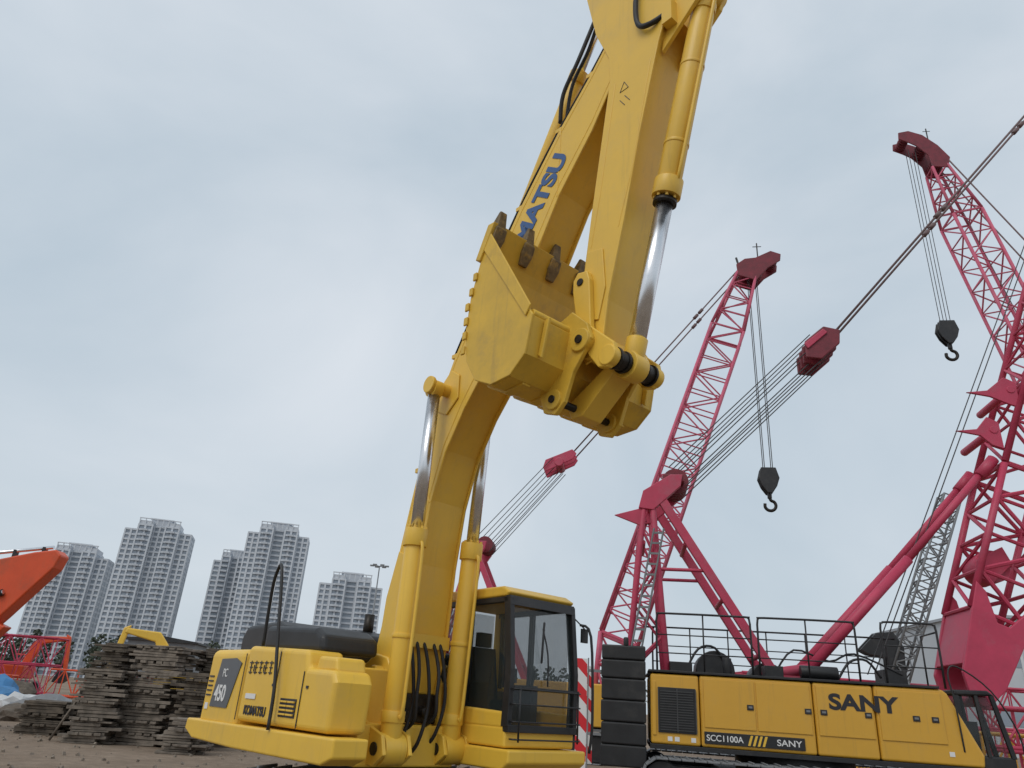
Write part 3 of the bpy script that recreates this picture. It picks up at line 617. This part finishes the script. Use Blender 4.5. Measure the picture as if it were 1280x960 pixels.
for yy in(-.5,.5): pd.cyl((14.6,1.5+yy,31.2),(26.2,1.5+yy,7.8),.04,8)
pd.cyl((14.2,1.5,31.3),(20.5,1.5,3.),.025,6);pd.done()
hook(cc_,12.9,1.5,32.4,21.1,sc=1.2)

cd_=empty('lattice_boom_section',O+nA*20+dA*0,RY)
g4=PB('lattice',GREY,cd_);g4.lattice((9.4,1.5,4.0),(13.2,1.5,12.9),.9,.9,.8,.8,16,.06,.035).lattice((9.4,1.5,4.0),(8.9,1.5,2.2),.9,.7,.8,.3,2,.06,.04);g4.done()
g5=PB('support_frame',BLK,cd_,bevel=.02);g5.prism([(7.8,5.2),(8.6,6.0),(9.4,6.1),(9.8,5.4),(9.5,0),(9.0,0),(9.0,4.9),(8.2,5.0)],1.1,1.25).prism([(7.8,5.2),(8.6,6.0),(9.4,6.1),(9.8,5.4),(9.5,0),(9.0,0),(9.0,4.9),(8.2,5.0)],1.75,1.9);g5.done()

# ------------------------------------------------------------ yard clutter
def lying(name,loc,rot,L,w,mat,n,z=0.,stack=1):
    e=empty(name,loc,rot);p=PB('lattice',mat,e)
    for k in range(stack): p.lattice((0,0,w/2+.15+z+k*(w+.1)),(L,0,w/2+.15+z+k*(w+.1)),w,w,w,w,n,.07,.04)
    p.box(.8,1.1,-w/2-.2,w/2+.2,0,.08+z).box(L-1.1,L-.8,-w/2-.2,w/2+.2,0,.08+z);p.done();return e
lying('lattice_boom_section',(11,30,0),math.radians(-4),9,1.7,YEL2,8,stack=1)
lying('lattice_boom_section',(20,31,0),math.radians(3),9,1.7,YEL2,8,stack=1)
lying('lattice_boom_section',(17,26.5,0),math.radians(-10),8,1.2,RED,8,stack=2)
lying('lattice_boom_section',(12,38,0),math.radians(4),12,1.8,RED,10,stack=2)
lying('lattice_boom_section',(25,40,0),math.radians(-4),12,1.9,RED,10,stack=2)
lying('lattice_boom_section',(-47,62,0),math.radians(6),12,2.0,RED,10,stack=2)
lying('lattice_boom_section',(-33,60,0),math.radians(-3),10,1.8,ORG,9,stack=1)
lying('lattice_boom_section',(-40,50,0),math.radians(12),9,1.2,ORG,9,stack=1)

def timber(loc,rot,w,dp,h,mat):
    e=empty('timber_stack',loc,rot);p=PB('planks',mat,e,bevel=.006,seg=1);z=0.;i=0;lean=random.uniform(-.05,.05)
    while z<h:
        t=random.uniform(.05,.10);n=random.randint(3,4);ww=w+random.uniform(-.18,.22);ox=random.uniform(-.14,.14)+lean*z
        if i%5==3:
            m_=6
            for k in range(m_):
                c=-ww/2+(k+.5)*ww/m_+random.uniform(-.05,.05);M=Matrix.Rotation(random.uniform(-.05,.05),4,'Z')
                p.box(ox+c-.09,ox+c+.09,-dp/2-random.uniform(0,.18),dp/2,z,z+t*.9,M)
        else:
            for k in range(n):
                y0=-dp/2+k*dp/n-random.uniform(0,.06);M=Matrix.Rotation(random.uniform(-.07,.07),4,'Z')@Matrix.Rotation(random.uniform(-.02,.02),4,'Y')
                a=random.uniform(-.17,.17);p.box(ox-ww/2+a,ox+ww/2+a+random.uniform(-.12,.12),y0+.01,y0+dp/n-.02,z+.004,z+t-.006,M)
        z+=t;i+=1
    p.done()
timber((-13.3,24.6,0),.1,1.2,1.2,.85,WOOD)
timber((-12.0,25.2,0),-.1,1.0,1.4,2.65,WOOD)
timber((-10.9,22.6,0),.15,1.0,1.3,1.85,WOOD2)
timber((-9.7,23.3,0),-.12,1.35,1.4,2.6,WOOD2)
timber((-8.5,24.7,0),.2,1.2,1.5,2.65,WOOD)
timber((-8.2,22.6,0),.05,.8,1.0,1.9,WOOD)
timber((-7.9,21.2,0),.1,.8,.8,.8,WOOD2)
lp=PB('leaning_plank',WOOD2);lp.cyl((-11.9,22.2,.02),(-11.3,22.3,1.5),.035,8);lp.done()

ox=empty('excavator',(-20.5,24.,0),math.radians(0))
o=PB('boom_arm',ORG,ox,bevel=.05,seg=3)
o.prism([(-.2,2.2),(.6,2.2),(2.0,3.3),(4.6,3.05),(5.0,2.95),(5.2,3.2),(6.35,4.75),(6.45,5.15),(6.25,5.32),(5.6,5.2),(4.0,4.75),(1.8,4.35),(.2,3.2)],-.28,.28)
o.done()
o=PB('stick_arm',ORG,ox,bevel=.04,seg=3);o.prism([(4.9,2.3),(5.4,2.9),(4.8,3.1),(3.9,2.2),(3.2,1.2),(3.5,1.0),(4.2,1.6)],-.2,.2)
o.box(-3.3,.9,-1.4,1.4,1.1,2.1).box(.9,1.0,.3,1.3,1.1,2.9);o.box(-.9,.9,.4,1.35,2.1,2.95);o.done()
o=PB('hydraulic_pipes',CHR,ox);o.cyl((.6,-.36,2.0),(5.1,-.36,3.9),.07,12).cyl((2.0,0,4.75),(6.0,0,5.42),.06,10);o.done()
o=PB('pipe_clamps',BLK,ox);
for k in(.55,.8,.97): o.cyl((.6+4.5*k,-.36,2.0+1.9*k),(.6+4.5*k+.12,-.36,2.05+1.9*k),.1,12)
for k in range(4): o.box(3.0+k*.9,3.08+k*.9,-.1,.1,4.6+k*.12,4.95+k*.15)
o.done()
o=PB('body_trim',BLK,ox,bevel=.03);o.prism([(2.0,1.0),(3.3,.6),(4.2,.9),(3.9,1.5),(3.0,1.6)],-.7,.7);o.box(-.7,.7,.42,1.33,2.15,2.85);o.done()
track(ox,-2.4,2.4,-1.6,-1.0,.95,.2,'near_track');track(ox,-2.4,2.4,1.0,1.6,.95,.2,'far_track')

def small_exc(loc,rot,mat):
    e=empty('excavator',loc,rot)
    p=PB('body',mat,e,bevel=.08,seg=3);p.box(-2.4,1.2,-1.3,1.3,1.1,2.1)
    p.prism([(.3,1.6),(1.0,1.9),(1.7,3.9),(3.6,4.3),(3.5,4.6),(1.5,4.5),(.9,3.8)],-.2,.2).prism([(3.3,4.8),(3.7,4.6),(4.1,2.0),(3.8,1.9)],-.15,.15);p.done()
    p=PB('cab',mat,e,bevel=.05);p.box(-.4,1.2,.4,1.3,2.9,3.0).box(-.4,1.2,.4,1.3,2.1,2.3);p.done()
    p=PB('cab_glass',GLS,e);p.box(-.35,1.15,.44,1.26,2.3,2.9);p.done()
    p=PB('bucket',BLK,e,bevel=.03);p.prism([(3.7,1.9),(4.3,1.8),(4.3,1.2),(3.9,.9),(3.3,1.0),(3.4,1.4)],-.5,.5);p.done()
    track(e,-2.,2.,-1.4,-.8,.95,.2,'near_track');track(e,-2.,2.,.8,1.4,.95,.2,'far_track')
small_exc((-20.0,50,0),math.radians(200),YEL)
small_exc((-40,66,0),math.radians(10),ORG)

sh=empty('site_shed',(-34,72,0),math.radians(8))
p=PB('walls',GREY,sh);p.box(0,6,0,5,0,5.0);p.done()
p=PB('roof',BLK,sh);p.prism([(-.3,5.0),(6.3,5.0),(6.3,5.15),(3.,5.5),(-.3,5.15)],-.3,5.3);p.done()
p=PB('windows',BGL,sh)
for i in range(3):
    for z in(1.2,3.5): p.box(.5+i*1.9,1.8+i*1.9,-.03,.0,z,z+1.0)
p.done()
def blob(name,mat,loc,sx,sy,sz,seed):
    rnd=random.Random(seed);bm=bmesh.new();bmesh.ops.create_icosphere(bm,subdivisions=3,radius=1)
    ph=[rnd.uniform(0,6) for _ in range(6)]
    for v_ in bm.verts:
        n=1+.22*math.sin(v_.co.x*5+ph[0])*math.cos(v_.co.y*4+ph[1])+.12*math.sin(v_.co.z*9+v_.co.x*7+ph[2])+rnd.uniform(-.05,.05)
        v_.co*=n;v_.co=V((v_.co.x*sx,v_.co.y*sy,max(-.02,v_.co.z*sz)))
    me=bpy.data.meshes.new(name);bm.to_mesh(me);bm.free();me.materials.append(mat);o=bpy.data.objects.new(name,me);COL.objects.link(o);o.location=loc;return o
blob('tarp_heap',TARPB,(-22.5,36,0),1.6,1.0,1.2,1);blob('tarp_heap',TARPW,(-20.4,35,0),1.3,.8,.8,2);blob('tarp_heap',TARPB,(-24.5,39,0),1.2,1.0,.9,3)
blob('rubble_heap',GREY,(-18.8,34,0),1.6,1.1,.8,4);blob('rubble_heap',WOOD,(-17.2,30,0),1.3,.9,.6,5);blob('rubble_heap',WOOD,(-27,42,0),3,1.5,1.2,6)
ml=empty('street_lamp',(-21.1,130,0))
p=PB('pole',GREY,ml);p.cyl((0,0,0),(0,0,22.6),.16,10,r2=.1);p.done()
p=PB('lamp_heads',GREY,ml,bevel=.03)
for a in range(6):
    t=a*math.pi/3;p.cyl((0,0,22.5),(1.3*math.cos(t),1.3*math.sin(t),22.6),.05,6)
    p.box(1.3*math.cos(t)-.35,1.3*math.cos(t)+.35,1.3*math.sin(t)-.2,1.3*math.sin(t)+.2,22.45,22.7)
p.done()
wh=empty('warehouse',(53.5,84,0),math.radians(-4))
p=PB('walls',paint('warehouse_wall',(.50,.53,.56),rough=.6,var=.06,scale=.3,bump=0),wh);p.box(0,70,0,25,0,14.2);p.done()
p=PB('roof',paint('warehouse_roof',(.35,.37,.40),rough=.6,var=.1,scale=.3,bump=0),wh);p.prism([(-.4,-.4),(70.4,-.4),(70.4,25.4),(-.4,25.4)],14.2,14.5,axis='z');p.done()
p=PB('windows',BGL,wh)
for i in range(16): p.box(1.5+i*4.2,4.8+i*4.2,-.06,-.01,9.0,11.2);p.box(1.5+i*4.2,4.8+i*4.2,-.06,-.01,3.,5.)
p.done()
p=PB('pilasters',paint('warehouse_trim',(.6,.62,.64),var=.05,bump=0),wh)
for i in range(17): p.box(.6+i*4.2,.9+i*4.2,-.12,-.01,0,14.2)
p.done()

# ------------------------------------------------------------ residential towers
def tower(x0,x1,y,h,rot=.0):
    W=x1-x0;e=empty('residential_tower',((x0+x1)/2,y,0),rot);D=17.;fh=3.0;nf=int(h/fh)
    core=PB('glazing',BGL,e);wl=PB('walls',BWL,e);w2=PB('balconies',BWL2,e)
    hw=W/2;blocks=[(-hw,-hw*.62,-D/2+1.5,nf-1),(-hw*.62,-hw*.18,-D/2-1.2,nf),(-hw*.18,hw*.18,-D/2+2.6,nf),(hw*.18,hw*.62,-D/2-1.2,nf),(hw*.62,hw,-D/2+1.5,nf-1)]
    for a,c,yf,n in blocks:
        H=n*fh;core.box(a+.05,c-.05,yf+.5,D/2-.5,0,H)
        for k in range(n+1): wl.box(a+.02,c-.02,yf+.1,D/2-.1,k*fh-.55,k*fh+.55)
        nb=max(1,int((c-a)/3.4));
        for i in range(nb+1):
            xx=a+(c-a)*i/nb;wd=.75 if i in(0,nb) else .55
            wl.box(max(a,xx-wd),min(c,xx+wd),yf-.1,yf+1.,0,H+.3)
            wl.box(max(a,xx-wd),min(c,xx+wd),D/2-1.,D/2+.1,0,H+.3)
        for yy in(yf,(yf+D/2)/2,D/2-1): 
            wl.box(a-.12,a+.4,yy+.02,yy+1.6,0,H+.2);wl.box(c-.4,c+.12,yy+.02,yy+1.6,0,H+.2)
        if yf<-D/2:
            m=(a+c)/2
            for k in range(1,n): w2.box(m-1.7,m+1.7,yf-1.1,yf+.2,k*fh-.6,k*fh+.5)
    H=nf*fh
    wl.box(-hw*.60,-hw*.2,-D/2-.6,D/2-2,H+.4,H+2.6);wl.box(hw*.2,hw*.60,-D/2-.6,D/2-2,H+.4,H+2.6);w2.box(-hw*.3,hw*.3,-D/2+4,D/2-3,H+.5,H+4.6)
    wl.box(-hw*.36,hw*.36,-D/2+3.5,D/2-2.5,H+4.6,H+5.2)
    for i in range(8):
        xx=-hw*.6+i*hw*1.2/7;wl.box(xx-.25,xx+.25,-D/2-1.2,-D/2-.7,H+.4,H+3.6)
    wl.box(-hw*.62,hw*.62,-D/2-1.3,-D/2-.6,H+3.6,H+4.1)
    core.done();wl.done();w2.done()
tower(-273,-237,450,71,.25)
tower(-229,-191,450,89,.25)
tower(-180,-156,470,75,.25)
tower(-155,-119,450,91,.2)
tower(-107,-70,450,64,.2)

def treebelt():
    e=empty('tree_belt');L=paint('foliage',(.06,.075,.05),rough=.9,var=.6,scale=.6,bump=0);T=paint('bark',(.08,.06,.045),rough=.9,var=.3,bump=0)
    lf=PB('foliage_mass',L,e);tk_=PB('trunks',T,e);rn=random.Random(3)
    for i in range(95):
        x=-230+i*3.1+rn.uniform(-1.5,1.5);y=260+rn.uniform(-12,12);h=rn.uniform(9,15)
        tk_.cyl((x,y,0),(x,y,h*.75),.25,6,r2=.08)
        for k in range(4):
            a=rn.uniform(0,6.3);tk_.cyl((x,y,h*(.3+.1*k)),(x+1.6*math.cos(a),y+1.6*math.sin(a),h*(.55+.1*k)),.1,5,r2=.03)
        for k in range(110):
            a=rn.uniform(0,6.3);zz=rn.uniform(.28,1.);rr=2.4*math.sin(math.pi*min(1,(zz-.2)/.85))**.6*rn.uniform(.4,1.05)
            c=V((x+rr*math.cos(a),y+rr*math.sin(a),zz*h));s=rn.uniform(.3,.7)
            d1=V((rn.uniform(-1,1),rn.uniform(-1,1),rn.uniform(-1,1))).normalized()*s;d2=d1.orthogonal().normalized()*s
            vs=[lf.bm.verts.new(c+q) for q in(d1,d2,-d1,-d2)];lf.bm.faces.new(vs)
    lf.done();tk_.done()
treebelt()

def ground():
    m=bpy.data.materials.new('dirt_ground');m.use_nodes=True;N=m.node_tree.nodes;L=m.node_tree.links;b=N['Principled BSDF'];b.inputs['Roughness'].default_value=.95;b.inputs['Specular IOR Level'].default_value=.15
    tc=N.new('ShaderNodeTexCoord')
    n1=N.new('ShaderNodeTexNoise');n1.inputs['Scale'].default_value=.12;n1.inputs['Detail'].default_value=10;n1.inputs['Roughness'].default_value=.7
    n2=N.new('ShaderNodeTexNoise');n2.inputs['Scale'].default_value=3.;n2.inputs['Detail'].default_value=8;n2.inputs['Roughness'].default_value=.75
    L.new(tc.outputs['Object'],n1.inputs['Vector']);L.new(tc.outputs['Object'],n2.inputs['Vector'])
    c1=N.new('ShaderNodeValToRGB');c1.color_ramp.elements[0].position=.35;c1.color_ramp.elements[1].position=.65
    c1.color_ramp.elements[0].color=(.19,.14,.10,1);c1.color_ramp.elements[1].color=(.32,.25,.19,1);L.new(n1.outputs['Fac'],c1.inputs['Fac'])
    c2=N.new('ShaderNodeValToRGB');c2.color_ramp.elements[0].position=.3;c2.color_ramp.elements[1].position=.7
    c2.color_ramp.elements[0].color=(.6,.6,.6,1);c2.color_ramp.elements[1].color=(1.15,1.15,1.15,1);L.new(n2.outputs['Fac'],c2.inputs['Fac'])
    mx=N.new('ShaderNodeMix');mx.data_type='RGBA';mx.blend_type='MULTIPLY';mx.inputs[0].default_value=.8
    L.new(c1.outputs[0],mx.inputs[6]);L.new(c2.outputs[0],mx.inputs[7]);L.new(mx.outputs[2],b.inputs['Base Color'])
    bp=N.new('ShaderNodeBump');bp.inputs['Strength'].default_value=.8;bp.inputs['Distance'].default_value=.08;L.new(n2.outputs['Fac'],bp.inputs['Height']);L.new(bp.outputs[0],b.inputs['Normal'])
    p=PB('ground',m);vs=[p.bm.verts.new(q) for q in((-2500,-500,0),(2500,-500,0),(2500,3500,0),(-2500,3500,0))];p.bm.faces.new(vs);o=p.done()
ground()
st=PB('gravel',paint('stone',(.24,.2,.16),rough=.95,var=.4,scale=6,bump=0));rn=random.Random(5)
for i in range(900):
    y=rn.uniform(9,40);x=rn.uniform(-.75,.1)*y;s=rn.uniform(.015,.05);M=Matrix.Translation((x,y,s*.3))@Euler((rn.uniform(0,3),rn.uniform(0,3),rn.uniform(0,3))).to_matrix().to_4x4()
    st.box(-s,s,-s*.7,s*.7,-s*.5,s*.5,M)
st.done()

# ------------------------------------------------------------ sky & light
w=bpy.data.worlds.new('World');scn.world=w;w.use_nodes=True;N=w.node_tree.nodes;L=w.node_tree.links
bg=N['Background'];bg.inputs['Strength'].default_value=.105
sky=N.new('ShaderNodeTexSky');sky.sky_type='NISHITA';sky.sun_disc=False;sky.sun_elevation=math.radians(50);sky.sun_rotation=math.radians(215);sky.dust_density=3;sky.air_density=1.5
tc=N.new('ShaderNodeTexCoord');mp=N.new('ShaderNodeMapping');mp.inputs['Scale'].default_value=(1,1,1.7);mp.inputs['Rotation'].default_value=(.5,.1,1.4)
L.new(tc.outputs['Generated'],mp.inputs['Vector'])
nz=N.new('ShaderNodeTexNoise');nz.inputs['Scale'].default_value=1.2;nz.inputs['Detail'].default_value=6;nz.inputs['Roughness'].default_value=.5;nz.inputs['Distortion'].default_value=.5
L.new(mp.outputs[0],nz.inputs['Vector'])
cr=N.new('ShaderNodeValToRGB');cr.color_ramp.elements[0].position=.28;cr.color_ramp.elements[1].position=.70
cr.color_ramp.elements[0].color=(4.8,5.7,6.5,1);cr.color_ramp.elements[1].color=(7.6,8.0,8.5,1)
L.new(nz.outputs['Fac'],cr.inputs['Fac'])
mx=N.new('ShaderNodeMix');mx.data_type='RGBA';mx.inputs[0].default_value=.92
L.new(sky.outputs[0],mx.inputs[6]);L.new(cr.outputs[0],mx.inputs[7]);L.new(mx.outputs[2],bg.inputs['Color'])
sd=bpy.data.lights.new('sun','SUN');sd.energy=1.0;sd.angle=math.radians(30);sd.color=(1,.96,.9)
so=bpy.data.objects.new('sun',sd);COL.objects.link(so)
az=math.radians(215);el=math.radians(50);dirv=V((math.sin(az)*math.cos(el),math.cos(az)*math.cos(el),math.sin(el)))
so.rotation_euler=dirv.to_track_quat('Z','Y').to_euler();so.location=(0,0,30)

# ------------------------------------------------------------ camera
cd=bpy.data.cameras.new('camera');cd.sensor_width=36;cd.lens=36*900/1280;cd.clip_end=6000;cd.clip_start=.1
co=bpy.data.objects.new('camera',cd);COL.objects.link(co)
pt=math.atan(400/900);ro=math.radians(4)
F=V((0,math.cos(pt),math.sin(pt)));U0=V((0,-math.sin(pt),math.cos(pt)));R0=V((1,0,0))
R=R0*math.cos(ro)+U0*math.sin(ro);U=U0*math.cos(ro)-R0*math.sin(ro)
M=Matrix((( R.x,U.x,-F.x,0),(R.y,U.y,-F.y,0),(R.z,U.z,-F.z,1.7),(0,0,0,1)))
co.matrix_world=M
scn.camera=co
